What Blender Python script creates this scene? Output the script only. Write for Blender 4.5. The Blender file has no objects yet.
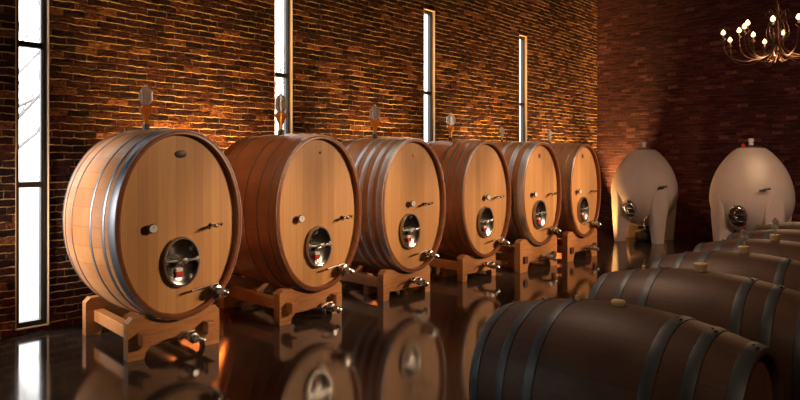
import bpy, bmesh, math, random
from mathutils import Vector, Matrix
random.seed(7)
PI = math.pi
scene = bpy.context.scene
COL = scene.collection

# ------------------------------------------------------------------ helpers
def link_mesh(name, bm, mat, parent=None, smooth=False, loc=None, rot=None, bevel=0):
    me = bpy.data.meshes.new(name)
    bmesh.ops.recalc_face_normals(bm, faces=bm.faces[:])
    bm.to_mesh(me); bm.free()
    me.materials.append(mat)
    if smooth:
        for p in me.polygons: p.use_smooth = True
        try: me.set_sharp_from_angle(angle=math.radians(38))
        except Exception: pass
    o = bpy.data.objects.new(name, me); COL.objects.link(o)
    if parent: o.parent = parent
    if loc: o.location = loc
    if rot: o.rotation_euler = rot
    if bevel:
        m = o.modifiers.new('bevel', 'BEVEL'); m.width = bevel; m.segments = 2; m.limit_method = 'ANGLE'
    return o

def thing(name, label, cat, loc=(0, 0, 0), rotz=0, group=None):
    o = bpy.data.objects.new(name, None); COL.objects.link(o)
    o.location = loc; o.rotation_euler = (0, 0, rotz); o.empty_display_size = 0.1
    o['label'] = label; o['category'] = cat
    if group: o['group'] = group
    return o

def tag(o, label, cat, group=None):
    o['label'] = label; o['category'] = cat
    if group: o['group'] = group
    return o

def struct(o):
    o['kind'] = 'structure'; return o

def box(bm, x0, x1, y0, y1, z0, z1):
    v = [bm.verts.new(p) for p in ((x0,y0,z0),(x1,y0,z0),(x1,y1,z0),(x0,y1,z0),(x0,y0,z1),(x1,y0,z1),(x1,y1,z1),(x0,y1,z1))]
    for q in ((0,3,2,1),(4,5,6,7),(0,1,5,4),(1,2,6,5),(2,3,7,6),(3,0,4,7)): bm.faces.new([v[i] for i in q])

def loft(bm, rings, cap0=True, cap1=True, closed=False):
    vs = [[bm.verts.new(p) for p in r] for r in rings]
    n = len(vs[0]); m = len(vs)
    for i in range(m if closed else m-1):
        a, b = vs[i], vs[(i+1) % m]
        for k in range(n): bm.faces.new((a[k], a[(k+1) % n], b[(k+1) % n], b[k]))
    if not closed:
        if cap0: bm.faces.new(vs[0][::-1])
        if cap1: bm.faces.new(vs[-1])
    return vs

def tube(bm, pts, r, n=10, cap=True):
    pts = [Vector(p) for p in pts]
    rs = r if isinstance(r, (list, tuple)) else [r]*len(pts)
    rings = []; prev = None
    for i, p in enumerate(pts):
        d = (pts[min(i+1, len(pts)-1)] - pts[max(i-1, 0)]).normalized()
        if prev is None:
            u = d.cross(Vector((0,0,1)))
            if u.length < 1e-3: u = d.cross(Vector((1,0,0)))
        else:
            u = prev - d*prev.dot(d)
            if u.length < 1e-5: u = d.orthogonal()
        u.normalize(); prev = u; v = d.cross(u)
        rings.append([p + (u*math.cos(2*PI*k/n) + v*math.sin(2*PI*k/n))*rs[i] for k in range(n)])
    loft(bm, rings, cap, cap)

def lathe(bm, prof, n=24, M=None, closed=False):
    """prof: list of (r, h) about local z; M moves it."""
    M = M or Matrix()
    rings = [[M @ Vector((max(r,1e-4)*math.cos(2*PI*k/n), max(r,1e-4)*math.sin(2*PI*k/n), h)) for k in range(n)] for r, h in prof]
    loft(bm, rings, True, True, closed)

def along(p, d):
    """matrix taking local z to direction d at p"""
    return Matrix.Translation(Vector(p)) @ Vector(d).to_track_quat('Z', 'Y').to_matrix().to_4x4()

def prism(bm, poly, y0, y1):
    a = [bm.verts.new((x, y0, z)) for x, z in poly]; b = [bm.verts.new((x, y1, z)) for x, z in poly]
    n = len(poly)
    bm.faces.new(a); bm.faces.new(b[::-1])
    for k in range(n): bm.faces.new((a[k], b[k], b[(k+1) % n], a[(k+1) % n]))

def smoothpath(pts, sub=6):
    pts = [Vector(p) for p in pts]; out = []
    for i in range(len(pts)-1):
        p0 = pts[max(i-1,0)]; p1 = pts[i]; p2 = pts[i+1]; p3 = pts[min(i+2,len(pts)-1)]
        for k in range(sub):
            t = k/sub
            out.append(0.5*((2*p1)+(p2-p0)*t+(2*p0-5*p1+4*p2-p3)*t*t+(-p0+3*p1-3*p2+p3)*t**3))
    out.append(pts[-1]); return out

# ------------------------------------------------------------------ materials
class NT:
    def __init__(s, name):
        s.m = bpy.data.materials.new(name); s.m.use_nodes = True
        s.t = s.m.node_tree; s.b = s.t.nodes['Principled BSDF']
    def n(s, typ, **kw):
        nd = s.t.nodes.new(typ)
        for k, v in kw.items():
            if k.startswith('i_'): nd.inputs[k[2:].replace('_', ' ')].default_value = v
            else: setattr(nd, k, v)
        return nd
    def l(s, a, b): s.t.links.new(a, b)
    def math(s, op, a, b=None, c=None):
        nd = s.n('ShaderNodeMath', operation=op)
        for i, x in enumerate((a, b, c)):
            if x is None: continue
            if isinstance(x, (int, float)): nd.inputs[i].default_value = x
            else: s.l(x, nd.inputs[i])
        return nd.outputs[0]
    def mix(s, fac, a, b, mode='MIX'):
        nd = s.n('ShaderNodeMix', data_type='RGBA', blend_type=mode)
        for i, x in ((0, fac), (6, a), (7, b)):
            if isinstance(x, (int, float)): nd.inputs[i].default_value = x
            elif isinstance(x, tuple): nd.inputs[i].default_value = (*x, 1) if len(x) == 3 else x
            else: s.l(x, nd.inputs[i])
        return nd.outputs[2]
    def ramp(s, fac, stops):
        nd = s.n('ShaderNodeValToRGB'); e = nd.color_ramp.elements
        while len(e) < len(stops): e.new(0.5)
        for k, (p, c) in enumerate(stops):
            e[k].position = p; e[k].color = (*c, 1) if len(c) == 3 else c
        s.l(fac, nd.inputs[0]); return nd.outputs[0]
    def set(s, **kw):
        for k, v in kw.items():
            k = k.replace('_', ' ')
            if hasattr(v, 'is_linked') or hasattr(v, 'links'): s.l(v, s.b.inputs[k])
            else: s.b.inputs[k].default_value = (*v, 1) if isinstance(v, tuple) and len(v) == 3 else v
        return s
    def bump(s, h, dist=0.005, strength=1.0):
        nd = s.n('ShaderNodeBump'); nd.inputs['Distance'].default_value = dist; nd.inputs['Strength'].default_value = strength
        s.l(h, nd.inputs['Height']); s.l(nd.outputs[0], s.b.inputs['Normal'])
    def noise(s, vec, scale, detail=4, rough=0.55):
        nd = s.n('ShaderNodeTexNoise'); nd.inputs['Scale'].default_value = scale
        nd.inputs['Detail'].default_value = detail; nd.inputs['Roughness'].default_value = rough
        if vec is not None: s.l(vec, nd.inputs['Vector'])
        return nd.outputs['Fac']
    def mapping(s, vec, scale=(1,1,1), loc=(0,0,0)):
        nd = s.n('ShaderNodeMapping'); nd.inputs['Scale'].default_value = scale; nd.inputs['Location'].default_value = loc
        s.l(vec, nd.inputs['Vector']); return nd.outputs[0]

def plain(name, col, rough=0.5, metal=0.0, var=0.12, scale=12, **kw):
    t = NT(name); co = t.n('ShaderNodeTexCoord').outputs['Object']
    nz = t.noise(co, scale)
    t.set(Base_Color=t.mix(nz, tuple(c*(1-var) for c in col), tuple(min(1, c*(1+var)) for c in col)), Roughness=rough, Metallic=metal)
    for k, v in kw.items(): t.set(**{k: v})
    return t.m

def brick_mat(name, stops, mortar, mdark, bed=.009, head=.35, bumpd=.02, warp=.014, cover=(.42,.58), W=.225, H=.0755):
    t = NT(name); co = t.n('ShaderNodeTexCoord').outputs['Object']
    sp = t.n('ShaderNodeSeparateXYZ'); t.l(co, sp.inputs[0])
    cb = t.n('ShaderNodeCombineXYZ'); t.l(t.math('ADD', sp.outputs[0], sp.outputs[1]), cb.inputs[0]); t.l(sp.outputs[2], cb.inputs[1])
    uv = cb.outputs[0]
    def warpn(scale, au, av, det):
        wn = t.n('ShaderNodeTexNoise'); wn.inputs['Scale'].default_value = scale; wn.inputs['Detail'].default_value = det; t.l(uv, wn.inputs['Vector'])
        s1 = t.n('ShaderNodeVectorMath', operation='SUBTRACT'); t.l(wn.outputs['Color'], s1.inputs[0]); s1.inputs[1].default_value = (.5,.5,.5)
        s2 = t.n('ShaderNodeVectorMath', operation='MULTIPLY'); t.l(s1.outputs[0], s2.inputs[0]); s2.inputs[1].default_value = (au, av, 0); return s2.outputs[0]
    a1 = t.n('ShaderNodeVectorMath', operation='ADD'); t.l(uv, a1.inputs[0]); t.l(warpn(11, warp*2.2, warp*1.7, 3), a1.inputs[1])
    a2 = t.n('ShaderNodeVectorMath', operation='ADD'); t.l(a1.outputs[0], a2.inputs[0]); t.l(warpn(1.4, .05, .045, 2), a2.inputs[1])
    q = t.n('ShaderNodeSeparateXYZ'); t.l(a2.outputs[0], q.inputs[0])
    vr = t.math('ADD', t.math('DIVIDE', q.outputs[1], H), 50.0)
    row = t.math('FLOOR', vr); fv = t.math('FRACT', vr)
    rj = t.n('ShaderNodeTexWhiteNoise', noise_dimensions='1D'); t.l(row, rj.inputs['W'])
    ur = t.math('ADD', t.math('ADD', t.math('DIVIDE', q.outputs[0], W), t.math('MULTIPLY', row, .5)), t.math('MULTIPLY', rj.outputs['Value'], .35))
    ur = t.math('ADD', ur, 80.0)
    cell = t.math('FLOOR', ur); fu = t.math('FRACT', ur)
    c2 = t.n('ShaderNodeCombineXYZ'); t.l(cell, c2.inputs[0]); t.l(row, c2.inputs[1])
    rn = t.n('ShaderNodeTexWhiteNoise', noise_dimensions='2D'); t.l(c2.outputs[0], rn.inputs['Vector'])
    dv = t.math('MULTIPLY', t.math('SUBTRACT', .5, t.math('ABSOLUTE', t.math('SUBTRACT', fv, .5))), H)
    du = t.math('MULTIPLY', t.math('SUBTRACT', .5, t.math('ABSOLUTE', t.math('SUBTRACT', fu, .5))), W)
    def step(x, a, b):
        m = t.n('ShaderNodeMapRange', interpolation_type='SMOOTHSTEP'); t.l(x, m.inputs[0]); m.inputs[1].default_value = a; m.inputs[2].default_value = b; m.inputs[3].default_value = 1; m.inputs[4].default_value = 0; return m.outputs[0]
    bj = step(dv, bed*.35, bed*.8); hj = step(du, bed*.3, bed*.75)
    joint = t.math('MAXIMUM', bj, hj)
    bc = t.ramp(rn.outputs['Value'], stops)
    blot = t.noise(uv, 24, 5, .68)
    bc = t.mix(t.ramp(blot, ((.36, (0,0,0)), (.66, (.9,.9,.9)))), bc, stops[0][1])
    big = t.noise(uv, 1.1, 3, .55)
    bc = t.mix(t.ramp(big, ((.35, (0,0,0)), (.7, (.55,.55,.55)))), bc, stops[0][1])
    mn = t.noise(t.mapping(uv, (2.0, 8.5, 1)), 1.5, 4, .6)
    mc = t.mix(t.ramp(mn, ((cover[0], (0,0,0)), (cover[1], (1,1,1)))), mdark, mortar)
    mc = t.mix(t.math('MULTIPLY', t.math('SUBTRACT', 1.0, bj), 1-head), mc, mdark)
    t.set(Base_Color=t.mix(joint, bc, mc), Roughness=.85, Specular_IOR_Level=.15)
    nz = t.noise(uv, 34, 5, .72); nb = t.noise(t.mapping(uv, (1, 1.8, 1)), 8, 3, .6)
    h = t.math('ADD', t.math('MULTIPLY', nz, .5), t.math('MULTIPLY', nb, .9))
    h = t.math('ADD', t.math('SUBTRACT', h, t.math('MULTIPLY', joint, .6)), t.math('MULTIPLY', rn.outputs['Value'], .35))
    t.bump(h, bumpd, 1.0)
    return t.m

def stave_mat(name, base, dark, N=34, rough=.42, length=1.4):
    """u = round the cask, v = along it"""
    t = NT(name); uv = t.n('ShaderNodeTexCoord').outputs['UV']
    sp = t.n('ShaderNodeSeparateXYZ'); t.l(uv, sp.inputs[0])
    un = t.math('MULTIPLY', sp.outputs[0], N)
    fl = t.math('FLOOR', un); fr = t.math('FRACT', un)
    wn = t.n('ShaderNodeTexWhiteNoise', noise_dimensions='1D'); t.l(fl, wn.inputs['W'])
    gr = t.noise(t.mapping(uv, (N*3.2, 2.2, 1)), 4, 5, .62)
    st = t.noise(t.mapping(uv, (7, 2.6, 1)), 1.6, 4)
    col = t.mix(t.math('MULTIPLY', wn.outputs['Value'], .32), base, dark)
    col = t.mix(t.ramp(gr, ((.3, (0,0,0)), (.75, (1,1,1)))), col, t.mix(.35, col, dark))
    col = t.mix(t.ramp(st, ((.42, (0,0,0)), (.72, (.85,.85,.85)))), col, dark)
    e = t.math('ABSOLUTE', t.math('SUBTRACT', fr, .5))
    line = t.math('GREATER_THAN', e, .48)
    col = t.mix(t.math('MULTIPLY', line, .35), col, tuple(c*.3 for c in dark))
    t.set(Base_Color=col, Roughness=t.math('ADD', rough-.08, t.math('MULTIPLY', gr, .2)))
    t.bump(t.math('SUBTRACT', t.math('MULTIPLY', gr, .25), t.math('MULTIPLY', line, .4)), .0015, .5)
    return t.m

def plank_mat(name, base, dark, w=.085, rough=.5, axis='X'):
    t = NT(name); co = t.n('ShaderNodeTexCoord').outputs['Object']
    sp = t.n('ShaderNodeSeparateXYZ'); t.l(co, sp.inputs[0])
    un = t.math('ADD', t.math('DIVIDE', sp.outputs[axis], w), 40.5)
    fl = t.math('FLOOR', un); fr = t.math('FRACT', un)
    oi = t.n('ShaderNodeObjectInfo')
    wn = t.n('ShaderNodeTexWhiteNoise', noise_dimensions='2D')
    cbv = t.n('ShaderNodeCombineXYZ'); t.l(fl, cbv.inputs[0]); t.l(oi.outputs['Random'], cbv.inputs[1]); t.l(cbv.outputs[0], wn.inputs['Vector'])
    sc = (42, 42, 1.3) if axis == 'X' else (2, 40, 40)
    gr = t.noise(t.mapping(co, sc), 1.4, 6, .65)
    col = t.mix(t.math('MULTIPLY', wn.outputs['Value'], .6), base, dark)
    col = t.mix(t.ramp(gr, ((.35, (0,0,0)), (.75, (.8,.8,.8)))), col, t.mix(.5, col, dark))
    line = t.math('GREATER_THAN', t.math('ABSOLUTE', t.math('SUBTRACT', fr, .5)), .486)
    col = t.mix(t.math('MULTIPLY', line, .5), col, tuple(c*.35 for c in dark))
    t.set(Base_Color=col, Roughness=rough)
    t.bump(t.math('SUBTRACT', t.math('MULTIPLY', gr, .3), line), .001, .5)
    return t.m

def timber_mat(name, base, dark, rough=.5):
    t = NT(name); co = t.n('ShaderNodeTexCoord').outputs['Object']
    gr = t.noise(t.mapping(co, (1.6, 14, 26)), 2.2, 6, .62)
    kn = t.noise(co, 5, 3)
    col = t.mix(t.ramp(gr, ((.3, (0,0,0)), (.75, (1,1,1)))), base, dark)
    col = t.mix(t.ramp(kn, ((.55, (0,0,0)), (.75, (.6,.6,.6)))), col, dark)
    t.set(Base_Color=col, Roughness=rough); t.bump(gr, .001, .4)
    return t.m

def hoop_mat(name, col, rough=.34, rust=(.16,.07,.03), rustamt=.3, metal=.9):
    t = NT(name); co = t.n('ShaderNodeTexCoord').outputs['Object']
    nz = t.noise(co, 9, 5, .65)
    f = t.ramp(nz, ((.5, (0,0,0)), (.75, (rustamt,)*3)))
    t.set(Base_Color=t.mix(f, col, rust), Roughness=t.math('ADD', rough, t.math('MULTIPLY', nz, .22)), Metallic=metal)
    t.bump(nz, .001, .4)
    return t.m

def emit(name, col, strength):
    t = NT(name); t.set(Base_Color=(0,0,0), Emission_Color=col, Emission_Strength=strength); return t.m

def glass_mat(name, col=(1,1,1), rough=0.0, ior=1.45):
    t = NT(name)
    nt = t.t
    g = t.n('ShaderNodeBsdfGlass'); g.inputs['Color'].default_value = (*col, 1); g.inputs['Roughness'].default_value = rough; g.inputs['IOR'].default_value = ior
    nt.links.new(g.outputs[0], nt.nodes['Material Output'].inputs[0]); nt.nodes.remove(t.b)
    return t.m

M = {}
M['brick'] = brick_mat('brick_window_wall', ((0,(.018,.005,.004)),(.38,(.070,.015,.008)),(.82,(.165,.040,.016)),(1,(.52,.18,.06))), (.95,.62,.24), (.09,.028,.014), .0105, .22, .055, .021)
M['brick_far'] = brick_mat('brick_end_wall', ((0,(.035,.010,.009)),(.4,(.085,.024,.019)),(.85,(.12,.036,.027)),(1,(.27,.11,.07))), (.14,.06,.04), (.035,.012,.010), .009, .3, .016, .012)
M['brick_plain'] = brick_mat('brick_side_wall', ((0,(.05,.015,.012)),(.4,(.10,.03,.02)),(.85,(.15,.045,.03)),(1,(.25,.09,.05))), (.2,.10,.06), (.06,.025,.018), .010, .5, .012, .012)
M['ceil'] = plain('dark_ceiling', (.025,.018,.014), .8)
t = NT('polished_concrete'); co = t.n('ShaderNodeTexCoord').outputs['Object']
n1 = t.noise(co, .8, 5, .6); n2 = t.noise(co, 9, 5, .6)
sp = t.n('ShaderNodeSeparateXYZ'); t.l(co, sp.inputs[0])
def joint(out, off, per, wd):
    fr = t.math('FRACT', t.math('ADD', t.math('DIVIDE', t.math('SUBTRACT', out, off), per), 40.5))
    return t.math('LESS_THAN', t.math('ABSOLUTE', t.math('SUBTRACT', fr, .5)), wd/per/2)
jl = t.math('MAXIMUM', joint(sp.outputs[0], 3.52, 4.0, .014), joint(sp.outputs[1], 2.0, 4.0, .014))
colf = t.mix(n1, (.030,.020,.015), (.062,.043,.032)); colf = t.mix(t.math('MULTIPLY', n2, .35), colf, (.02,.013,.010))
t.set(Base_Color=t.mix(jl, colf, (.006,.004,.003)), Roughness=t.math('ADD', .035, t.math('MULTIPLY', n1, .13)), IOR=1.62)
t.bump(t.math('SUBTRACT', t.math('MULTIPLY', n1, .3), t.math('MULTIPLY', jl, .5)), .003, .25)
M['floor'] = t.m

M['stave'] = stave_mat('oak_staves', (.50,.225,.085), (.27,.095,.032))
M['stave_red'] = stave_mat('oak_staves_red', (.42,.145,.05), (.22,.065,.022))
M['head'] = plank_mat('oak_head', (.68,.345,.115), (.40,.155,.045))
M['chime'] = timber_mat('oak_chime', (.28,.095,.036), (.15,.045,.018), .36)
M['timber'] = timber_mat('stand_timber', (.52,.225,.07), (.31,.105,.03))
M['stave_old'] = stave_mat('barrel_staves', (.165,.078,.038), (.055,.025,.015), 26, .5, .95)
M['head_old'] = plank_mat('barrel_head', (.26,.12,.07), (.15,.065,.04), .07)
M['hoop'] = hoop_mat('galvanised_hoop', (.62,.63,.66), .33, rustamt=.12)
M['hoop_blue'] = hoop_mat('dark_blued_hoop', (.22,.24,.29), .36, rustamt=.3)
M['hoop_brown'] = hoop_mat('brown_hoop', (.34,.25,.19), .3, rustamt=.4)
M['hoop_old'] = hoop_mat('worn_hoop', (.13,.14,.15), .40, (.08,.055,.04), .7, .75)
M['rail_dark'] = timber_mat('dark_rail_end', (.12,.04,.018), (.06,.02,.01))
M['rivet'] = plain('rivet', (.10,.08,.07), .5, .8)
M['steel'] = plain('polished_steel', (.72,.70,.67), .27, 1.0, .08)
M['steel_frame'] = plain('manhole_rim_steel', (.40,.37,.35), .3, 1.0)
M['door'] = plain('dished_door_steel', (.46,.43,.41), .2, 1.0, .05)
M['steel_dark'] = plain('dark_steel', (.16,.13,.12), .35, .9)
M['rubber'] = plain('black_rubber', (.015,.013,.012), .5)
M['dial'] = plain('dial_white', (.75,.73,.70), .4)
M['red'] = plain('red_label', (.62,.03,.02), .45)
M['white'] = plain('white_label', (.8,.78,.74), .5)
M['blue'] = plain('blue_plastic', (.03,.10,.55), .4)
M['plaque'] = plain('dark_plaque', (.05,.03,.025), .45, .3)
M['brand'] = plain('burnt_mark', (.17,.05,.022), .6)
M['frame'] = plain('window_frame', (.035,.030,.027), .4, .3)
M['trim'] = plain('opening_trim', (.62,.42,.22), .55)
M['glass'] = glass_mat('pane_glass', (1,1,1), 0, 1.0001)
t = NT('window_pane'); nt = t.t
tr = t.n('ShaderNodeBsdfTransparent'); tr.inputs[0].default_value = (.97,.98,.98,1); gl = t.n('ShaderNodeBsdfGlossy'); gl.inputs['Roughness'].default_value = .02
mx = t.n('ShaderNodeMixShader'); mx.inputs[0].default_value = .06
nt.links.new(tr.outputs[0], mx.inputs[1]); nt.links.new(gl.outputs[0], mx.inputs[2]); nt.links.new(mx.outputs[0], nt.nodes['Material Output'].inputs[0]); nt.nodes.remove(t.b)
M['pane'] = t.m
def thin_glass(name, col, fac):
    t = NT(name); nt = t.t
    tr = t.n('ShaderNodeBsdfTransparent'); tr.inputs[0].default_value = (*col, 1)
    gl = t.n('ShaderNodeBsdfGlossy'); gl.inputs['Roughness'].default_value = .04
    lw = t.n('ShaderNodeLayerWeight'); lw.inputs['Blend'].default_value = .35
    mx = t.n('ShaderNodeMixShader')
    nt.links.new(t.math('ADD', t.math('MULTIPLY', lw.outputs['Facing'], .75), fac), mx.inputs[0])
    nt.links.new(tr.outputs[0], mx.inputs[1]); nt.links.new(gl.outputs[0], mx.inputs[2]); nt.links.new(mx.outputs[0], nt.nodes['Material Output'].inputs[0]); nt.nodes.remove(t.b)
    return t.m
t = NT('clear_glass'); t.set(Base_Color=(.95,.90,.82), Roughness=.06, Transmission_Weight=.72, IOR=1.3, Coat_Weight=.6); M['clear'] = t.m
t = NT('amber_wine'); t.set(Base_Color=(.85,.30,.05), Roughness=.12, Transmission_Weight=.6, IOR=1.33, Coat_Weight=.5); M['wine'] = t.m
M['bung'] = plain('cream_silicone', (.95,.66,.32), .5, Subsurface_Weight=.1)
M['egg'] = plain('pale_concrete', (.60,.52,.43), .7, 0, .10, 5)
M['iron'] = plain('bronze_iron', (.10,.05,.026), .4, .8)
M['candle'] = plain('candle_sleeve', (.55,.40,.25), .6)
M['bulb'] = emit('lit_bulb', (1.0,.62,.24), 4.5)
M['lens'] = emit('lit_lens', (1.0,.6,.2), 6)
M['bark'] = plain('pale_bark', (.27,.27,.28), .9)
M['outside'] = plain('pale_gravel', (.30,.29,.27), .95, 0, .1, 2)

# ------------------------------------------------------------------ room
WY = 7.0; XR = 15.17; XL = -2.6; YF = -5.0; ZC = 6.5; TH = .14
bm = bmesh.new(); box(bm, XL-TH, XR+TH, YF-TH, WY+TH, -.15, 0); struct(link_mesh('floor', bm, M['floor']))
bm = bmesh.new(); box(bm, XL-TH, XR+TH, YF-TH, WY+TH, ZC, ZC+.15); struct(link_mesh('ceiling', bm, M['ceil']))
WC = [2.222, 5.35, 8.50, 11.61]; HW = .155; WZ0, WZ1 = .05, 4.36
bm = bmesh.new(); x = XL-TH
for c in WC:
    box(bm, x, c-HW, WY, WY+TH, 0, ZC); x = c+HW
    box(bm, c-HW, c+HW, WY, WY+TH, 0, WZ0); box(bm, c-HW, c+HW, WY, WY+TH, WZ1, ZC)
box(bm, x, XR+TH, WY, WY+TH, 0, ZC)
struct(link_mesh('wall_back', bm, M['brick']))
bm = bmesh.new(); box(bm, 0, TH, YF-TH, WY, 0, ZC); struct(link_mesh('wall_right', bm, M['brick_far'], loc=(XR, 0, 0)))
bm = bmesh.new(); box(bm, XL-TH, XR, YF-TH, YF, 0, ZC); struct(link_mesh('wall_front', bm, M['brick_plain']))
# left wall: glazed opening added outside the frame to bring in daylight
LY0, LY1, LZ0, LZ1 = 4.6, 6.0, 1.3, 3.1
bm = bmesh.new()
box(bm, XL-TH, XL, YF, LY0, 0, ZC); box(bm, XL-TH, XL, LY1, WY, 0, ZC)
box(bm, XL-TH, XL, LY0, LY1, 0, LZ0); box(bm, XL-TH, XL, LY0, LY1, LZ1, ZC)
struct(link_mesh('wall_left', bm, M['brick_plain']))

def window(n, c):
    w = bpy.data.objects.new('window_%d' % n, None); COL.objects.link(w); w.location = (c, WY, 0); struct(w)
    d0, d1 = .05, .13
    bm = bmesh.new()
    fw = .042
    box(bm, -HW, -HW+fw, d0, d1, WZ0, WZ1); box(bm, HW-fw, HW, d0, d1, WZ0, WZ1)
    box(bm, -HW+fw, HW-fw, d0, d1, WZ0, WZ0+.06); box(bm, -HW+fw, HW-fw, d0, d1, WZ1-.06, WZ1)
    # stepped inner lip
    box(bm, -HW+fw, -HW+fw+.012, d0+.02, d1, WZ0+.06, WZ1-.06); box(bm, HW-fw-.012, HW-fw, d0+.02, d1, WZ0+.06, WZ1-.06)
    link_mesh('window_frame', bm, M['frame'], w)
    for z in (1.49, 2.91):
        bm = bmesh.new(); box(bm, -HW+fw, HW-fw, d0+.005, d1-.005, z-.028, z+.028)
        box(bm, -HW+fw, HW-fw, d0-.008, d0+.005, z-.010, z+.010)
        link_mesh('glazing_bar', bm, M['frame'], w)
    bm = bmesh.new(); tw = .014
    box(bm, -HW, -HW+tw*.6, -.006, d0, WZ0, WZ1); box(bm, HW-tw*.6, HW, -.006, d0, WZ0, WZ1)
    box(bm, -HW, HW, -.006, d0, WZ0, WZ0+tw*.7); box(bm, -HW, HW, -.006, d0, WZ1-tw*.7, WZ1)
    link_mesh('opening_edge', bm, M['trim'], w)
    bm = bmesh.new(); box(bm, -HW+fw, HW-fw, .10, .106, WZ0+.06, WZ1-.06); link_mesh('pane', bm, M['pane'], w)
for i, c in enumerate(WC): window(i+1, c)
w = bpy.data.objects.new('window_5', None); COL.objects.link(w); w.location = (XL, (LY0+LY1)/2, 0); struct(w)  # unseen window, added for its daylight
hl = (LY1-LY0)/2
bm = bmesh.new()
for a, b in ((-hl, -hl+.06), (hl-.06, hl), (-.03, .03)): box(bm, -.12, -.05, a, b, LZ0, LZ1)
for a, b in ((LZ0, LZ0+.06), (LZ1-.06, LZ1)): box(bm, -.12, -.05, -hl+.06, hl-.06, a, b)
link_mesh('window_frame', bm, M['frame'], w)
bm = bmesh.new(); box(bm, -.09, -.084, -hl+.06, hl-.06, LZ0+.06, LZ1-.06); link_mesh('pane', bm, M['pane'], w)

# outside: pale ground and bare trees seen faintly through the narrow windows
bm = bmesh.new(); box(bm, -30, 60, WY+TH, 60, -.35, -.15); g = struct(link_mesh('ground', bm, M['outside']))
def bare_tree(x, y, h, label, seed):
    rnd = random.Random(seed)
    t = thing('bare_tree', label, 'tree', (x, y, -.15), 0, 'bare trees outside the windows')
    bm = bmesh.new(); tube(bm, smoothpath([(0,0,0),(.05,0,h*.25),(-.08,.05,h*.5)]), [.16-.004*i for i in range(13)], 8); link_mesh('trunk', bm, M['bark'], t, True)
    bm = bmesh.new()
    def br(p, d, L, r, lev):
        q = [p]; cur = p.copy(); dd = d.copy()
        for k in range(4):
            dd = (dd + Vector((rnd.uniform(-.25,.25), rnd.uniform(-.25,.25), rnd.uniform(-.05,.22)))).normalized(); cur = cur + dd*L/4; q.append(cur.copy())
        tube(bm, q, [r*(1-.16*k) for k in range(5)], 5)
        if lev:
            for k in range(4):
                b = q[rnd.randint(1,4)]
                br(b, (dd+Vector((rnd.uniform(-1,1), rnd.uniform(-1,1), rnd.uniform(-.1,.7)))).normalized(), L*.6, r*.5, lev-1)
    for k in range(9):
        a = k*2.4
        br(Vector((-.05,.03,h*(.24+.03*k))), Vector((math.cos(a), math.sin(a), .7)).normalized(), h*.42, .05, 2)
    link_mesh('branches', bm, M['bark'], t)
for k, (x, y, h) in enumerate([(3.6, 14, 6.5), (10.6, 16.5, 6)]):
    bare_tree(x, y, h, ['bare branching tree outside the tall window at far left', 'bare tree outside the second narrow window'][k], 5+k)

# ------------------------------------------------------------------ casks
def ell(A, B, n, zc, y, e=2.08):
    r = []
    for k in range(n):
        a = 2*PI*k/n; c, s = math.cos(a), math.sin(a)
        r.append(Vector((A*math.copysign(abs(c)**(2/e), c), y, zc + B*math.copysign(abs(s)**(2/e), s))))
    return r

def shell(A, B, zc, L, bulge, seg=96, rings=22, lip=.045, depth=.05, bz=None):
    bm = bmesh.new(); uvl = bm.loops.layers.uv.new('UVMap')
    bz = bulge if bz is None else bz
    q = lambda y: 1 - ((y-L/2)/(L/2))**2
    S = lambda y: 1 + bulge*q(y)
    SZ = lambda y: 1 + bz*q(y)
    pts = []
    li = 1 - lip/A
    pts.append((li*.995, depth, 0)); pts.append((li, .004, 0))
    for i in range(rings+1):
        y = L*i/rings; pts.append((S(y), y, y/L))
    pts.append((li, L-.004, 1)); pts.append((li*.995, L-depth, 1))
    grid = [[bm.verts.new(v) for v in ell(A*s, B*SZ(y) if s >= 1 else B-(1-s)*A, seg, zc, y)] for s, y, _ in pts]
    for i in range(len(pts)-1):
        for k in range(seg):
            k2 = (k+1) % seg
            f = bm.faces.new((grid[i][k], grid[i][k2], grid[i+1][k2], grid[i+1][k])); f.smooth = True
            us = (k/seg, (k+1)/seg, (k+1)/seg, k/seg); vv = (pts[i][2], pts[i][2], pts[i+1][2], pts[i+1][2])
            for lp, u, v in zip(f.loops, us, vv): lp[uvl].uv = (u, v)
    return bm, S, SZ

def disc(A, B, zc, y0, y1, seg=96):
    bm = bmesh.new(); loft(bm, [ell(A, B, seg, zc, y0), ell(A, B, seg, zc, y1)]); return bm

def hoopbm(A, B, zc, S, y0, y1, th=.005, seg=96, SZ=None):
    bm = bmesh.new(); SZ = SZ or S
    def r(y, o): return ell(A*S(y)+o, B*SZ(y)+o, seg, zc, y)
    loft(bm, [r(y0, -.003), r(y0, th*.8), r(y0+.003, th), r((y0+y1)/2, th+.001), r(y1-.003, th), r(y1, th*.8), r(y1, -.003)], closed=True)
    return bm

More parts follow.
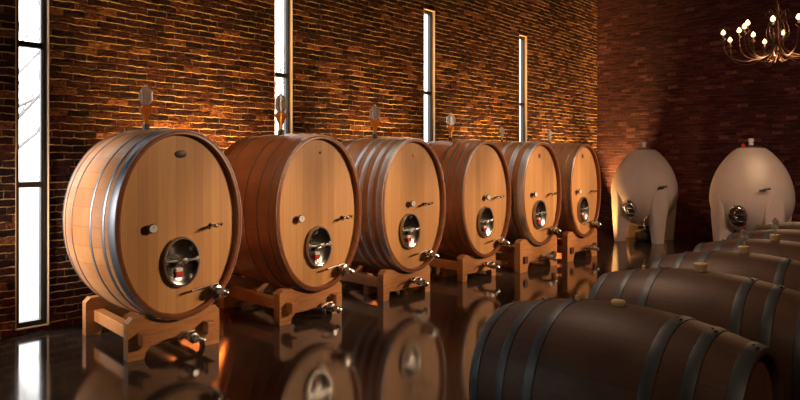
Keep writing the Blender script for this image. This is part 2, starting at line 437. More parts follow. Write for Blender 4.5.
def manhole(parent, x, z, sc=1.0):
    a, b = .165*sc, .222*sc
    bm = bmesh.new()
    def e(k, y): return ell(a*k, b*k, 40, z, y, 2.0)
    def sh(r): return [v + Vector((x, 0, 0)) for v in r]
    loft(bm, [sh(e(1.02, .055)), sh(e(1.02, .010)), sh(e(1.0, .002)), sh(e(.95, .002)), sh(e(.93, .010)), sh(e(.93, .055))], closed=True)
    mh = link_mesh('manhole_frame', bm, M['steel_frame'], parent, True)
    bm = bmesh.new()
    loft(bm, [sh(e(.95, .055)), sh(e(.95, .008)), sh(e(.88, .012)), sh(e(.8, .022)), sh(e(.6, .036)), sh(e(.4, .044)), sh(e(.2, .048)), sh(e(.05, .049))])
    link_mesh('manhole_door', bm, M['door'], mh, True)
    bm = bmesh.new()
    box(bm, x-a*.95, x+a*.95, -.010, .000, z+.004, z+.026)
    box(bm, x-a*.97, x-a*.80, .0, .05, z-.012, z+.042); box(bm, x+a*.80, x+a*.97, .0, .05, z-.012, z+.042)
    link_mesh('crossbar', bm, M['steel'], mh, bevel=.003)
    bm = bmesh.new(); lathe(bm, [(.012,0),(.012,.05),(.03,.052),(.034,.062),(.03,.072),(.008,.075)], 16, along((x, .02, z+.015), (0,-1,0)))
    for s in (-1, 1): tube(bm, [(x, -.04, z+.015), (x+.07*s, -.045, z+.015+.018*s)], [.008, .006], 8)
    link_mesh('clamp_knob', bm, M['steel'], mh, True)
    bm = bmesh.new(); box(bm, x-.055, x+.005, .010, .040, z-.135, z-.085); link_mesh('red_label', bm, M['red'], mh)
    bm = bmesh.new(); box(bm, x-.055, x+.005, .012, .044, z-.084, z-.055); link_mesh('white_label', bm, M['white'], mh)

def gauge(parent, x, z):
    bm = bmesh.new(); lathe(bm, [(.014,-.02),(.014,.042),(.040,.044),(.042,.046),(.042,.060),(.038,.067)], 24, along((x, .05, z), (0,-1,0)))
    g = link_mesh('thermometer', bm, M['steel_dark'], parent, True)
    bm = bmesh.new(); lathe(bm, [(.035,.0672),(.035,.069)], 24, along((x, .05, z), (0,-1,0))); link_mesh('dial', bm, M['dial'], g)
    bm = bmesh.new(); box(bm, x-.002, x+.002, -.0205, -.0192, z-.005, z+.026); link_mesh('needle', bm, M['rubber'], g)

def tap(parent, x, z):
    bm = bmesh.new()
    lathe(bm, [(.022,-.03),(.022,.006),(.012,.01),(.012,.09),(.017,.092),(.017,.115),(.01,.118)], 14, along((x, .05, z), (0,-1,0)))
    tube(bm, smoothpath([(x, -.04, z), (x-.03, -.045, z+.004), (x-.055, -.045, z-.012), (x-.06, -.045, z-.03)]), .009, 10)
    tube(bm, smoothpath([(x, -.05, z), (x+.035, -.05, z+.016), (x+.06, -.05, z+.006)]), [.011]*12+[.014], 10)
    lathe(bm, [(.014,0),(.016,.012),(.008,.016)], 12, along((x+.055, -.05, z+.008), (0,0,1)))
    link_mesh('sampling_tap', bm, M['steel_dark'], parent, True)

def valve(parent, x, z, name='racking_valve', y=.05, lever=.25):
    bm = bmesh.new()
    A_ = along((x, y, z), (0,-1,0))
    lathe(bm, [(.040,-.05),(.040,.01),(.026,.014),(.026,.055),(.046,.057),(.046,.072),(.034,.074),(.034,.10),(.046,.102),(.046,.118),(.032,.122),(.032,.150),(.028,.154)], 20, A_)
    tube(bm, smoothpath([(x, y-.10, z), (x+.045, y-.115, z-.012), (x+.075, y-.12, z-.03)]), [.026]*13, 12)
    lathe(bm, [(.034,-.012),(.038,0),(.038,.02),(.028,.024)], 16, along((x+.07, y-.12, z-.028), (.8,-.2,-.6)))
    v = link_mesh(name, bm, M['steel'], parent, True)
    bm = bmesh.new()
    tube(bm, [(x, y-.087, z+.03), (x, y-.087, z+.062)], .011, 10)
    tube(bm, smoothpath([(x+.012, y-.087, z+.06), (x-.08, y-.088, z+.052), (x-lever, y-.09, z+.026)]), [.012]*6+[.010]*6+[.012], 8)
    link_mesh('valve_lever', bm, M['steel_dark'], v, True)

def cask(n, cx, wy, rot, label, hoops, B=.85, zc=1.16, stave='stave', plaque=None, feat=None, L=1.40, A=.588, bx=.10, bz=.035):
    t = thing('oak_cask', label, 'wine cask', (cx, wy, 0), math.radians(rot), 'oval oak casks along the window wall')
    bm, S, SZ = shell(A, B, zc, L, bx, lip=.04, bz=bz); link_mesh('stave_shell', bm, M[stave], t)
    # chime: the darker bevelled end-grain ring around the head
    for e0, e1, e2 in ((-.004, .03, .05), (L+.004, L-.03, L-.05)):
        bm = bmesh.new()
        loft(bm, [ell(A*1.0+.001, B+.001, 96, zc, e1), ell(A*1.0+.003, B+.003, 96, zc, e0+ (.008 if e0 < 1 else -.008)), ell(A-.008, B-.008, 96, zc, e0), ell(A-.034, B-.034, 96, zc, e0), ell(A-.042, B-.042, 96, zc, e0+(.008 if e0 < 1 else -.008)), ell(A-.044, B-.044, 96, zc, e2)], closed=True)
        link_mesh('chime', bm, M['chime'], t, True)
    link_mesh('front_head', disc(A-.039, B-.039, zc, .05, .075), M['head'], t)
    link_mesh('back_head', disc(A-.039, B-.039, zc, L-.075, L-.05), M['head'], t)
    for y0, y1, m in hoops: link_mesh('hoop', hoopbm(A, B, zc, S, y0, y1, SZ=SZ), M[m], t, True)
    f = feat
    manhole(t, f['man'][0], f['man'][1], f.get('ms', 1)); gauge(t, *f['gauge']); tap(t, *f['tap']); valve(t, *f['valve'])
    valve(t, f['bv'][0], f['bv'][1], 'drain_valve', y=-.01, lever=.14)
    d = t.children[-1] if t.children else None
    bm = bmesh.new(); tube(bm, smoothpath([(f['bv'][0], .05, f['bv'][1]), (f['bv'][0], .24, f['bv'][1]), (f['bv'][0], .33, f['bv'][1]+.06), (f['bv'][0], .36, zc-B*1.05+.03)]), .024, 12)
    link_mesh('drain_pipe', bm, M['steel'], t, True)
    if plaque:
        px, pz, pa, pb, pm = plaque
        bm = bmesh.new(); loft(bm, [[v+Vector((px,0,0)) for v in ell(pa, pb, 32, pz, .052, 2)], [v+Vector((px,0,0)) for v in ell(pa, pb, 32, pz, .044, 2)], [v+Vector((px,0,0)) for v in ell(pa*.9, pb*.88, 32, pz, .042, 2)]])
        link_mesh('plaque', bm, M[pm], t, True)
    return t

def cradle(cx, wy, rot, label, hw, ht, B, zc, tenon, foot=.15, arch=.11, A=.588):
    t = thing('cask_stand', label, 'stand', (cx, wy, 0), math.radians(rot), 'timber stands under the casks')
    e = 2.08; k = 1.03; kz = 1.022
    def edge(x):
        r = abs(x)/(A*k)
        return zc - B*kz*max(0, 1-r**e)**(1/e)
    xs = .0
    while edge(xs) < ht and xs < hw-.06: xs += .004
    top = []
    c = .045
    ch = .06 if tenon else .008
    top += [(hw, ht-c), (hw-c, ht)]
    if xs < hw-c-.02: top += [(xs, ht)]
    N = 18
    for i in range(1, N): x = xs - 2*xs*i/N; top.append((x, edge(x)))
    if xs < hw-c-.02: top += [(-xs, ht)]
    top += [(-hw+c, ht), (-hw, ht-c)]
    poly = [(-hw, 0), (-hw+foot, 0), (-hw+foot+.25*ch, arch*.55), (-hw+foot+ch, arch), (hw-foot-ch, arch), (hw-foot-.25*ch, arch*.55), (hw-foot, 0), (hw, 0)] + top
    for nm, y0, y1 in (('front_board', .07, .175), ('back_board', 1.19, 1.29)):
        bm = bmesh.new(); prism(bm, poly, y0, y1)
        bmesh.ops.triangulate(bm, faces=[f for f in bm.faces if len(f.verts) > 4])
        link_mesh(nm, bm, M['timber'], t)
    xr = hw-.125
    for s in (-1, 1):
        bm = bmesh.new(); box(bm, s*xr-.045, s*xr+.045, .17, 1.2, .13, .245)
        rl_ = link_mesh('side_rail', bm, M['timber'], t, bevel=.004)
        if tenon:
            e0 = -.035 if hw < .5 else .035
            bm = bmesh.new(); box(bm, s*xr-.042, s*xr+.042, e0, .175, .135, .24); link_mesh('rail_end', bm, M['timber'] if hw < .5 else M['rail_dark'], rl_, bevel=.004)
    if not tenon:
        bm = bmesh.new(); box(bm, -hw+.14, hw-.14, .50, .60, .0, .10); link_mesh('cross_rail', bm, M['timber'], t, bevel=.004)
    return t

G, Br = 'hoop', 'hoop_brown'
casks = [
 (1, 2.90, 5.265, -4.5, 'stave', [(.002,.075,'hoop_blue'),(.125,.155,'hoop_blue'),(.30,.325,'hoop_blue'),(.66,.675,'hoop_blue'),(.90,.915,'hoop_blue'),(1.10,1.115,'hoop_blue')], (.0,1.795,.055,.034,'plaque'),
   dict(gauge=(-.271,1.143), tap=(.294,1.13), man=(.0,.82), valve=(.31,.53), bv=(.05,.15)),
   'nearest oval oak cask at far left, dark oval plaque, side pale in window light'),
 (2, 4.54, 5.265, -2.0, 'stave_red', [(.002,.05,Br),(.12,.145,Br),(.30,.325,Br),(.52,.545,Br),(.95,.975,Br),(1.2,1.225,Br)], (.02,1.82,.016,.016,'brand'),
   dict(gauge=(-.279,1.115), tap=(.33,1.09), man=(-.02,.79), valve=(.29,.515), bv=(.06,.13)),
   'second oval oak cask from the left, thin brown hoops, below the second narrow window'),
 (3, 6.10, 5.25, -3.0, 'stave', [(.002,.10,G),(.16,.235,G),(.33,.405,G),(.50,.57,G),(.9,.96,G),(1.2,1.26,G)], (.02,1.80,.03,.03,'head'),
   dict(gauge=(-.055,1.184), tap=(.2,1.17), man=(-.075,.835), valve=(.24,.515), bv=(-.02,.20)),
   'third oval oak cask from the left, shoulder bound by broad shiny grey hoops'),
 (4, 7.73, 5.25, -4.0, 'stave_red', [(.002,.07,Br),(.14,.20,Br),(.29,.35,Br),(.45,.51,Br),(.9,.95,Br),(1.2,1.25,Br)], None,
   dict(gauge=(.0,1.19), tap=(.25,1.185), man=(-.02,.825), valve=(.3,.515), bv=(-.02,.20)),
   'oval oak cask fourth from the left, with reddish brown staves and brown hoops'),
 (5, 8.93, 5.02, -3.0, 'stave', [(.002,.11,G),(.22,.31,G),(.47,.54,G),(.9,.96,G),(1.2,1.26,G)], (-.03,1.80,.032,.036,'brand'),
   dict(gauge=(-.223,1.2), tap=(.255,1.19), man=(-.055,.875), valve=(.28,.615), bv=(.06,.2)),
   'fifth oval oak cask from the left, broad grey hoops, round dark mark near top'),
 (6, 10.37, 4.98, -2.0, 'stave', [(.002,.05,Br),(.13,.17,Br),(.3,.34,Br),(.48,.52,Br),(.9,.95,Br),(1.2,1.25,Br)], (-.05,1.80,.032,.036,'brand'),
   dict(gauge=(-.245,1.19), tap=(.255,1.18), man=(-.065,.865), valve=(.26,.61), bv=(.06,.2)),
   'farthest oval oak cask, right end of the row beside the pale egg tanks'),
]
stand_lab = ['timber cradle with protruding rail ends under the nearest cask at far left',
 'timber cradle with protruding rail ends under the second cask from the left',
 'plain timber cradle without rail ends under the third cask from the left',
 'plain timber cradle without rail ends under the fourth cask from the left',
 'wide timber cradle with dark rail ends under the fifth cask from the left',
 'wide timber cradle with dark rail ends under the farthest cask beside the egg tanks']
for i, (n, cx, wy, rot, sm, hoops, plq, feat, lab) in enumerate(casks):
    B, zc = (.85, 1.16) if n < 5 else (.81, 1.20)
    A_, bx_ = {1: (.588, .25), 2: (.588, .10), 3: (.585, .09), 4: (.575, .05), 5: (.555, .05), 6: (.55, .06)}[n]
    cask(n, cx, wy, rot, lab, hoops, B, zc, sm, plq, feat, A=A_, bx=bx_)
    if n < 5: cradle(cx-.035 if n == 1 else cx-.08 if n < 4 else cx-.12, wy, rot, stand_lab[i], .425 if n < 4 else .38, .37, B, zc, n < 3, .14 if n < 3 else .095, .105 if n < 3 else .10, A_)
    else: cradle(cx+.0, wy, rot, stand_lab[i], .53, .50, B, zc, True, .2, .14, A_)

# airlocks standing in the bung holes on top of the casks
def airlock(x, y, z, h, kind, label):
    t = thing('glass_airlock', label, 'airlock', (x, y, z), 0, 'glass airlocks on top of the casks')
    k = h/.43
    bm = bmesh.new(); lathe(bm, [(.030*k,-.02*k),(.034*k,.02*k),(.030*k,.05*k)], 16); link_mesh('stopper', bm, M['rubber'], t, True)
    bm = bmesh.new(); lathe(bm, [(.022*k,.05*k),(.024*k,.10*k),(.035*k,.13*k),(.062*k,.19*k),(.064*k,.205*k),(.05*k,.225*k),(.03*k,.235*k)], 20)
    link_mesh('filled_bowl', bm, M['wine'] if kind else M['clear'], t, True)
    bm = bmesh.new(); lathe(bm, [(.030*k,.236*k),(.046*k,.26*k),(.052*k,.28*k),(.052*k,.375*k),(.036*k,.405*k),(.018*k,.415*k),(.018*k,.43*k),(.008*k,.43*k)], 20)
    link_mesh('glass_chimney', bm, M['clear'], t, True)
    bm = bmesh.new()
    for a in range(4):
        A_ = a*PI/2+.5; c, s = math.cos(A_)*.066*k, math.sin(A_)*.066*k
        tube(bm, [(c*.6, s*.6, .25*k), (c, s, .28*k), (c, s, .36*k), (c*.6, s*.6, .385*k)], .009*k, 8)
    tube(bm, [(0,0,.236*k),(0,0,.38*k)], .010*k, 8)
    link_mesh('side_tube', bm, M['clear'], t, True)
zt = lambda B, zc: zc + B*1.068
airlock(2.865, 5.9, 2.036, .43, True, 'tall glass airlock with an amber filled bowl on the nearest cask')
airlock(4.47, 5.9, 2.036, .47, True, 'glass airlock with an olive amber bowl seen against the second narrow window')
airlock(6.02, 5.9, 2.036, .44, True, 'glass airlock with an amber bowl on the third cask')
airlock(7.68, 5.9, 2.036, .42, True, 'glass airlock with bright amber bowl on fourth cask, right of the third window')
airlock(8.72, 5.65, 2.036, .24, False, 'small clear airlock on the fifth cask, in front of the fourth window')
airlock(10.2, 5.6, 2.036, .24, False, 'small clear airlock on the farthest oval cask')

# floor uplights between the casks and the wall
UP = [(4.0, 6.66), (7.0, 6.66), (10.1, 6.62), (13.0, 6.64), (14.93, 6.4)]
for k, (x, y) in enumerate(UP):
    t = thing('floor_uplight', ['small floor uplight at the wall between the first two casks','small floor uplight at the wall behind the third and fourth casks','small floor uplight at the wall behind the fifth and sixth casks','small floor uplight at the window wall beyond the last cask','small floor uplight at the end wall near the dark corner'][k], 'lamp', (x, y, 0), 0, 'uplights washing the brick wall')
    bm = bmesh.new(); lathe(bm, [(.07,0),(.07,.012),(.05,.014),(.05,.09),(.046,.09),(.046,.075)], 20); link_mesh('housing', bm, M['steel_dark'], t, True)
    bm = bmesh.new(); lathe(bm, [(.045,.074),(.045,.078)], 20); link_mesh('lens', bm, M['lens'], t)

# ------------------------------------------------------------------ egg tanks
CW = math.degrees(0)
FWD = Vector((.7415, .6709, 0)); RGT = Vector((.6709, -.7415, 0))
def egg(loc, yaw, label, extra=False):
    """local -y faces the camera side"""
    t = thing('egg_tank', label, 'wine tank', loc, yaw, 'egg shaped concrete tanks by the end wall')
    prof = [(.12,.32),(.26,.37),(.40,.48),(.53,.62),(.625,.79),(.665,.95),(.672,1.06),(.66,1.20),(.617,1.38),(.545,1.56),(.445,1.72),(.335,1.85),(.25,1.925),(.215,1.945),(.19,1.95)]
    pp = [(p.x, p.y) for p in smoothpath([(a, b, 0) for a, b in prof], 3)]
    bm = bmesh.new(); lathe(bm, pp, 64); link_mesh('tank_body', bm, M['egg'], t, True)
    for az in (-56, 34, 124, 214):
        a = math.radians(az); u = Vector((math.sin(a), -math.cos(a), 0)); v = Vector((math.cos(a), math.sin(a), 0))
        bm = bmesh.new(); rings = []
        for z, r0, r1, hw_ in ((0,.47,.645,.095),(.25,.44,.655,.115),(.5,.36,.664,.145),(.75,.3,.670,.18),(.95,.35,.673,.18),(1.10,.4,.668,.13)):
            pts = []
            for (r, s) in ((r0,-1),(r1-.03,-1),(r1,-.75),(r1,.75),(r1-.03,1),(r0,1)):
                pts.append(u*r*1.0 + v*s*hw_ + Vector((0,0,z)))
            rings.append(pts)
        loft(bm, rings); link_mesh('leg', bm, M['egg'], t, True, bevel=.012)
    def at(az, z, out=0):
        r = None
        for (r0, z0), (r1, z1) in zip(pp, pp[1:]):
            if z0 <= z <= z1: r = r0+(r1-r0)*(z-z0)/max(z1-z0,1e-5); nr = Vector((z1-z0, -(r1-r0)))
        a = math.radians(az); nr.normalize()
        nvec = Vector((math.sin(a)*nr.x, -math.cos(a)*nr.x, nr.y))
        return Vector((math.sin(a)*r, -math.cos(a)*r, z)) + nvec*out, nvec
    p, nv = at(-18 if extra else -23, .77 if extra else .71)
    Mx = along(p, nv) @ Matrix.Diagonal((.76, 1.05, 1, 1))
    bm = bmesh.new(); lathe(bm, [(.20,-.10),(.20,.03),(.185,.05),(.165,.05),(.165,-.08)], 36, Mx @ Matrix.Diagonal((1, 1, 1, 1)), closed=True)
    mh = link_mesh('manhole_collar', bm, M['steel'], t, True)
    bm = bmesh.new(); lathe(bm, [(.163,-.02),(.163,.03),(.14,.05),(.08,.065),(.01,.07)], 36, Mx); link_mesh('manhole_door', bm, M['steel_dark'], mh, True)
    bm = bmesh.new()
    for s in (-.06, .06): tube(bm, [Mx @ Vector((-.17, s, .07)), Mx @ Vector((.17, s, .07))], .010, 8)
    tube(bm, smoothpath([Mx @ Vector((0,.0,.05)), Mx @ Vector((.0,0,.14)), Mx @ Vector((.0,.10,.16)), Mx @ Vector((.02,.15,.13))]), .012, 8)
    lathe(bm, [(.03,0),(.035,.02),(.015,.04)], 14, Mx @ Matrix.Translation((0,0,.07)))
    link_mesh('door_clamp', bm, M['steel'], mh, True)
    # bottom drain with lever, mounted on a raised boss between the front legs
    p, nv = at(9 if extra else 5, .50)
    bm = bmesh.new(); lathe(bm, [(.05,-.04),(.05,.03),(.03,.035),(.03,.09),(.045,.092),(.045,.12),(.02,.125)], 16, along(p, nv))
    tube(bm, smoothpath([p+nv*.1, p+nv*.16, p+nv*.17+Vector((.02,0,-.06))]), .022, 10)
    dv = link_mesh('drain_valve', bm, M['steel'], t, True)
    bm = bmesh.new(); q = p+nv*.10; tube(bm, [q+Vector((0,0,.02)), q+Vector((.02,0,.09)), q+Vector((.09,-.02,.15))], .013, 8)
    link_mesh('valve_handle', bm, M['blue'] if extra else M['steel'], dv, True)
    p, nv = at(33 if not extra else 16, 1.17 if not extra else 1.22)
    bm = bmesh.new(); lathe(bm, [(.022,-.03),(.022,.02),(.014,.022),(.014,.09),(.02,.092),(.02,.11)], 12, along(p, nv))
    q = p+nv*.09; r_ = Vector((math.cos(math.radians(20)), math.sin(math.radians(20)), 0))
    tube(bm, [q-r_*.09+Vector((0,0,-.02)), q, q+r_*.08+Vector((0,0,.015))], [.018,.012,.016], 8)
    link_mesh('sampling_tap', bm, M['rubber'], t, True)
    bm = bmesh.new(); lathe(bm, [(.17,1.94),(.17,1.965),(.12,1.975),(.06,1.985),(.06,2.0),(.01,2.002)], 32); ld = link_mesh('top_lid', bm, M['steel_dark'], t, True)
    bm = bmesh.new(); lathe(bm, [(.035,2.0),(.04,2.03),(.028,2.04),(.045,2.06),(.045,2.11),(.02,2.12)], 16)
    link_mesh('lid_airlock', bm, M['white'], ld, True)
    for a in (0.4, 2.5, 4.6):
        bm = bmesh.new(); lathe(bm, [(.02,0),(.025,.02),(.01,.03)], 10, Matrix.Translation((.13*math.cos(a), .13*math.sin(a), 1.965)))
        link_mesh('lid_clamp', bm, M['steel'], ld, True)
    if extra:
        bm = bmesh.new(); lathe(bm, [(.03,0),(.03,.05),(.012,.06)], 12, Matrix.Translation((-.12, -.10, 1.965))); link_mesh('red_plug', bm, M['red'], ld, True)
        bm = bmesh.new()
        p, nv = at(-32, .50)
        tube(bm, smoothpath([p+nv*-.02, p+nv*.08+Vector((-.05,0,-.03)), p+Vector((-.14,-.08,-.16)), p+Vector((-.04,-.09,-.22)), p+Vector((.03,-.06,-.1)), p+Vector((.05,-.02,.02))]), .012, 8)
        link_mesh('hose', bm, M['rubber'], t, True)
    return t
def campos(px, Y): X = (px-400)/630*Y; return FWD*Y + RGT*X
e1 = campos(644, 13.5); e2 = campos(751, 11.25)
ya = math.radians(-47.86)
egg((e1.x, e1.y, 0), ya - math.radians(26), 'left one of two pale concrete egg tanks, its left flank glowing orange')
egg((e2.x, e2.y, 0), ya - math.radians(29), 'right one of two pale concrete egg tanks, with a blue handled drain valve', True)
# dark round tub below the first egg
tb = thing('floor_tub', 'dark rounded tub on the floor between the legs of the left egg tank', 'tub', (e1.x-.07, e1.y-.04, 0))
bm = bmesh.new(); lathe(bm, [(.16,0),(.2,.03),(.225,.12),(.20,.20),(.12,.25),(.02,.262)], 28); link_mesh('tub_body', bm, M['steel_dark'], tb, True)
bm = bmesh.new(); tube(bm, [(0,0,.255),(0,0,.275)], .03, 12); link_mesh('knob', bm, M['steel'], tb, True)

# ------------------------------------------------------------------ barrique barrels in the foreground
FBX = [2.235, 3.18, 3.96, 4.72, 5.50, 6.28]
fb_lab = ['nearest oak barrel at bottom right, its dark recessed head showing, flat cream bung',
 'second oak barrel of the dim foreground row, square cream bung on top',
 'third oak barrel of the dim foreground row, carrying the red capped airlock',
 'fourth oak barrel of the dim foreground row, carrying the orange capped airlock',
 'fifth oak barrel of the foreground row, cut by the right edge of the frame',
 'farthest oak barrel of the foreground row, behind the fifth at the right edge']
R1, R0, LB, ZB, YB = .345, .275, .94, .873, .48
def barrique(x, label, rot):
    t = thing('oak_barrel', label, 'barrel', (x, YB+LB/2, ZB), math.radians(rot), 'small oak barrels in the foreground row')
    bm, S, _ = shell(R0, R0, 0, LB, (R1-R0)/R0, seg=72, rings=24, lip=.022, depth=.035)
    bmesh.ops.translate(bm, vec=(0,-LB/2,0), verts=bm.verts)
    link_mesh('stave_shell', bm, M['stave_old'], t)
    for nm, a, b in (('front_head', .03, .05), ('back_head', LB-.05, LB-.03)):
        link_mesh(nm, disc(R0-.021, R0-.021, 0, a-LB/2, b-LB/2, 72), M['head_old'], t)
    for y0, y1 in ((.002,.045),(.125,.162),(.235,.275),(LB-.31,LB-.27),(LB-.18,LB-.143),(LB-.048,LB-.002)):
        bm = hoopbm(R0, R0, 0, S, y0, y1, .003, 72); bmesh.ops.translate(bm, vec=(0,-LB/2,0), verts=bm.verts)
        h = link_mesh('hoop', bm, M['hoop_old'], t, True)
        r = R0*S((y0+y1)/2)+.003
        bm = bmesh.new()
        for dy, da in ((-.008,-.03),(.008,.03)):
            a = da
            lathe(bm, [(.006,-.002),(.006,.003),(.002,.005)], 8, Matrix.Translation((r*math.sin(a), (y0+y1)/2-LB/2+dy, r*math.cos(a))))
        link_mesh('rivet', bm, M['rivet'], h, True)
    return t
for k, x in enumerate(FBX): barrique(x, fb_lab[k], (-1.0, .5, 0, 1, 0, 0)[k])
ZT = ZB+R1
bung_lab = ['cream bung on the nearest foreground barrel','squarish cream bung on the second foreground barrel','cream bung under the red capped airlock on the third foreground barrel','cream bung under the orange capped airlock on the fourth foreground barrel']
for k in range(4):
    bm = bmesh.new()
    if k == 0: lathe(bm, [(.020,-.004),(.024,.003),(.026,.012),(.022,.018),(.006,.02)], 20)
    else: lathe(bm, [(.024,-.004),(.026,.002),(.031,.034),(.028,.037),(.018,.035)], 20)
    o = link_mesh('barrel_bung', bm, M['bung'], None, True, loc=(FBX[k], YB+LB/2, ZT)); tag(o, bung_lab[k], 'bung', 'cream bungs on the foreground barrels')
for k, (dx, lab) in enumerate(((0, 'short pale spile peg left of the cream bung on the nearest barrel'), (1, 'short pale spile peg near the far end of the second foreground barrel'))):
    yy = YB+LB/2+(.16 if k == 0 else .27)
    S_ = 1+(R1-R0)/R0*(1-((yy-YB-LB/2)/(LB/2))**2)
    o_ = bmesh.new(); lathe(o_, [(.007,-.012),(.008,.008),(.0085,.018),(.006,.02)], 12)
    o = link_mesh('spile_peg', o_, M['bung'], None, True, loc=(FBX[k], yy, ZB+R0*S_)); tag(o, lab, 'peg', 'spile pegs on the foreground barrels')
def small_airlock(x, lab, k, capm):
    t = thing('barrel_airlock', lab, 'airlock', (x, YB+LB/2, ZT+.033), 0, 'small airlocks on the foreground barrels')
    bm = bmesh.new(); tube(bm, [(0,0,0),(0,0,.035)], .006, 10); link_mesh('stem', bm, M['clear'], t, True)
    bm = bmesh.new(); lathe(bm, [(.006,.033),(.02,.04),(.024,.055),(.020,.07),(.012,.075),(.018,.082),(.018,.095),(.010,.10)], 18); link_mesh('bulb', bm, M['clear'], t, True)
    bm = bmesh.new(); tube(bm, smoothpath([(.010,0,.045),(.028,0,.05),(.030,0,.075),(.016,0,.09)]), .004, 8); link_mesh('side_tube', bm, M['clear'], t, True)
    bm = bmesh.new(); lathe(bm, [(.010,.098),(.011,.112),(.007,.114)], 14); link_mesh('cap', bm, capm, t, True)
M['orange'] = plain('orange_cap', (.8,.16,.03), .45)
small_airlock(FBX[2], 'clear glass airlock with a red cap on the third foreground barrel', 0, M['red'])
small_airlock(FBX[3], 'clear glass airlock with an orange cap on the fourth foreground barrel', 1, M['orange'])
# rack carrying the barrels (mostly below the frame)
t = thing('barrel_rack', 'dark steel rack under the row of foreground barrels', 'rack', (FBX[0]-.12, YB+LB/2, 0))
rl = FBX[-1]-FBX[0]+.3
for s in (-1, 1):
    yy = .27*s
    zr = ZB-R0*(1+(R1-R0)/R0*(1-(yy/(LB/2))**2))
    bm = bmesh.new(); box(bm, 0, rl, yy-.025, yy+.025, zr-.055, zr-.002); link_mesh('rail', bm, M['steel_dark'], t)
    for q in (0.02, rl/2, rl-.06):
        bm = bmesh.new(); box(bm, q, q+.05, yy-.025, yy+.025, 0, zr-.055); link_mesh('leg', bm, M['steel_dark'], t)

# ------------------------------------------------------------------ chandelier
cp = FWD*8.85 + RGT*5.3; CZ = 1.75 + (159-52)/630*9.0
t = thing('chandelier', 'wrought iron candle chandelier with lit bulbs hanging at top right', 'chandelier', (cp.x, cp.y, CZ), math.radians(-47.86))
bm = bmesh.new()
lathe(bm, [(.01,-.10),(.03,-.08),(.045,-.04),(.03,0),(.06,.04),(.07,.08),(.04,.12),(.025,.2),(.045,.26),(.03,.32),(.02,.55),(.035,.6),(.015,.66)], 20)
link_mesh('central_stem', bm, M['iron'], t, True)
bm = bmesh.new()
for k in range(6):
    a = k*PI/3+.3; c, s = math.cos(a), math.sin(a)
    tube(bm, smoothpath([(.03*c,.03*s,.05),(.14*c,.14*s,.22),(.10*c,.10*s,.40),(.03*c,.03*s,.46),(.12*c,.12*s,.56),(.15*c,.15*s,.5)]), .009, 6)
    tube(bm, smoothpath([(.05*c,.05*s,.06),(.16*c,.16*s,-.06),(.10*c,.10*s,-.15),(.03*c,.03*s,-.07)]), .010, 6)
link_mesh('scrollwork', bm, M['iron'], t, True)
def arm(a, R, z):
    c, s = math.cos(a), math.sin(a)
    bm = bmesh.new(); tube(bm, smoothpath([(.04*c,.04*s,.08),(R*.25*c,R*.25*s,-.06),(R*.60*c,R*.60*s,z-.40),(R*.93*c,R*.93*s,z-.30),(R*c,R*s,z-.08)]), .0085, 7)
    lathe(bm, [(.01,-.02),(.035,0),(.04,.008),(.012,.01)], 14, Matrix.Translation((R*c,R*s,z-.08)))
    ar = link_mesh('arm', bm, M['iron'], t, True)
    bm = bmesh.new(); lathe(bm, [(.012,z-.072),(.012,z-.01),(.009,z-.008)], 10, Matrix.Translation((R*c,R*s,0))); link_mesh('candle_sleeve', bm, M['candle'], ar, True)
    bm = bmesh.new(); lathe(bm, [(.008,z-.020),(.026,z-.004),(.031,z+.014),(.022,z+.038),(.004,z+.060)], 12, Matrix.Translation((R*c,R*s,0))); link_mesh('bulb', bm, M['bulb'], ar, True)
ztop = 1.75+(159-34)/630*9.0-CZ
for a, R in ((168,.70),(114,.75),(70,.88),(216,.86),(236,.90),(254,.90),(285,.88),(318,.86),(350,.85),(25,.85)): arm(math.radians(a), R, ztop)
for a, R in ((171,.50),(199,.60),(108,.40),(46,.34),(300,.5),(350,.5)): arm(math.radians(a), R, ztop+.02)
bm = bmesh.new(); tube(bm, [(0,0,.64),(0,0,ZC-CZ-.03)], .008, 8)
zz = .68
while zz < ZC-CZ-.06: lathe(bm, [(.008,0),(.020,.015),(.008,.03)], 8, Matrix.Translation((0,0,zz))); zz += .06
lathe(bm, [(.02,ZC-CZ-.06),(.07,ZC-CZ-.02),(.07,ZC-CZ-.001)], 16)
link_mesh('chain', bm, M['iron'], t, True)

# ------------------------------------------------------------------ lights
def area(name, loc, direction, sx, sy, power, col, portal=False):
    l = bpy.data.lights.new(name, 'AREA'); l.shape = 'RECTANGLE'; l.size = sx; l.size_y = sy; l.energy = power; l.color = col
    if portal: l.cycles.is_portal = True
    o = bpy.data.objects.new(name, l); COL.objects.link(o); o.location = loc
    o.rotation_euler = Vector(direction).to_track_quat('-Z', 'Y').to_euler(); return o
def spot(name, loc, target, power, col, size=70, blend=.6, rad=.06):
    l = bpy.data.lights.new(name, 'SPOT'); l.energy = power; l.color = col; l.spot_size = math.radians(size); l.spot_blend = blend; l.shadow_soft_size = rad
    o = bpy.data.objects.new(name, l); COL.objects.link(o); o.location = loc
    o.rotation_euler = (Vector(target)-Vector(loc)).to_track_quat('-Z', 'Y').to_euler(); return o
for c in WC:
    area('window_portal', (c, WY+TH+.02, (WZ0+WZ1)/2), (0,-1,0), HW*2, WZ1-WZ0, 1, (1,1,1), True)
area('window_portal', (XL-TH-.02, (LY0+LY1)/2, (LZ0+LZ1)/2), (1,0,0), LY1-LY0, LZ1-LZ0, 1, (1,1,1), True)
for k, (x, y) in enumerate(UP):
    spot('uplight_beam', (x, y, .12), (x + (.1 if k == 4 else 0), y+(.7 if k < 4 else 0), 1.9), (2800, 2600, 3000, 3800, 3600)[k], (1.0, .58, .20), (80, 80, 80, 84, 46)[k], 1.0, .05)
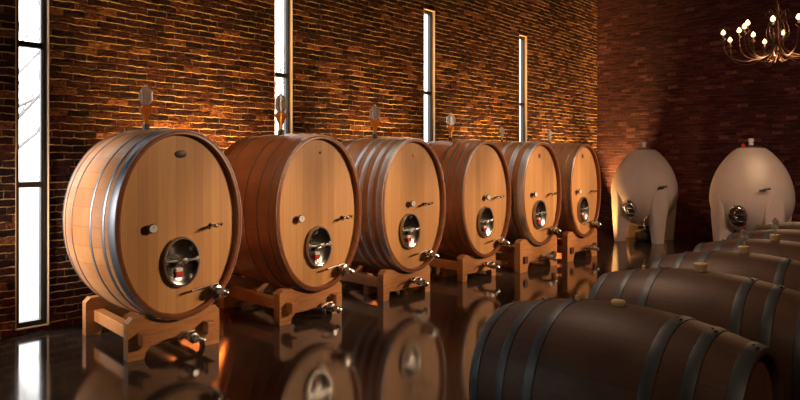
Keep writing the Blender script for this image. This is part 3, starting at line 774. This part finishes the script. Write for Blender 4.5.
spot('uplight_beam', (13.0, 6.60, .15), (13.3, 5.3, 1.0), 210, (1.0, .52, .17), 80, .9, .05)  # extra sideways beam added to light the left egg tank's flank
key = (1.0, .70, .44)
for tx, p in ((2.9, 1600), (4.6, 1850), (6.1, 1800), (7.7, 1900), (9.0, 1900), (10.45, 2100)):
    spot('track_spot', (tx+4.0-.22*(tx-2.9), -1.3, 3.3), (tx, 5.25, 1.0), p*.74, key, 23, .55, .06)
spot('track_spot', (7.5, -1.8, 4.6), (13.6, 4.6, 1.4), 650, (1.0,.60,.48), 78, .9, .15)
for tx, p in ((4.1, 420), (5.65, 420), (7.3, 420), (8.55, 380), (10.0, 300)):
    spot('fill_spot', (tx-2.5, 4.9, 6.2), (tx, 5.7, 1.4), p, (1.0,.72,.48), 24, .8, .1)  # added fill lights for the cask sides, no lamp modelled there
spot('side_fill', (-1.3, 6.7, 2.0), (2.35, 6.3, 1.15), 1700, (1.0,.92,.80), 34, .8, .12)  # unseen light added to brighten the first cask's left side
spot('fill_spot', (.6, -2.2, 4.2), (3.6, .9, 1.0), 80, (1.0,.68,.42), 60, .9, .2)  # front fill added for the foreground barrels and bungs
spot('fill_spot', (4.4, 3.6, 6.2), (4.4, 1.0, 1.0), 420, (1.0,.66,.46), 62, .9, .2)  # overhead fill added for the foreground barrel tops
l = bpy.data.lights.new('chandelier_glow', 'POINT'); l.energy = 60; l.color = (1.0,.6,.3); l.shadow_soft_size = .3
o = bpy.data.objects.new('chandelier_glow', l); COL.objects.link(o); o.location = (cp.x, cp.y, CZ-.35)

w = bpy.data.worlds.new('sky'); scene.world = w; w.use_nodes = True
bg = w.node_tree.nodes['Background']; bg.inputs[0].default_value = (1.0,.975,.94,1); bg.inputs[1].default_value = 7

# ------------------------------------------------------------------ camera
cam = bpy.data.cameras.new('camera'); co_ = bpy.data.objects.new('camera', cam); COL.objects.link(co_)
cam.sensor_width = 36; cam.lens = 36*630/800; cam.shift_y = -41/800
co_.location = (0, 0, 1.75); co_.rotation_euler = (PI/2, 0, math.radians(-47.86)); cam.clip_start = .05
scene.camera = co_
vs = scene.view_settings
vs.view_transform = 'Standard'; vs.look = 'None'; vs.gamma = 1; vs.exposure = 0; vs.use_curve_mapping = False
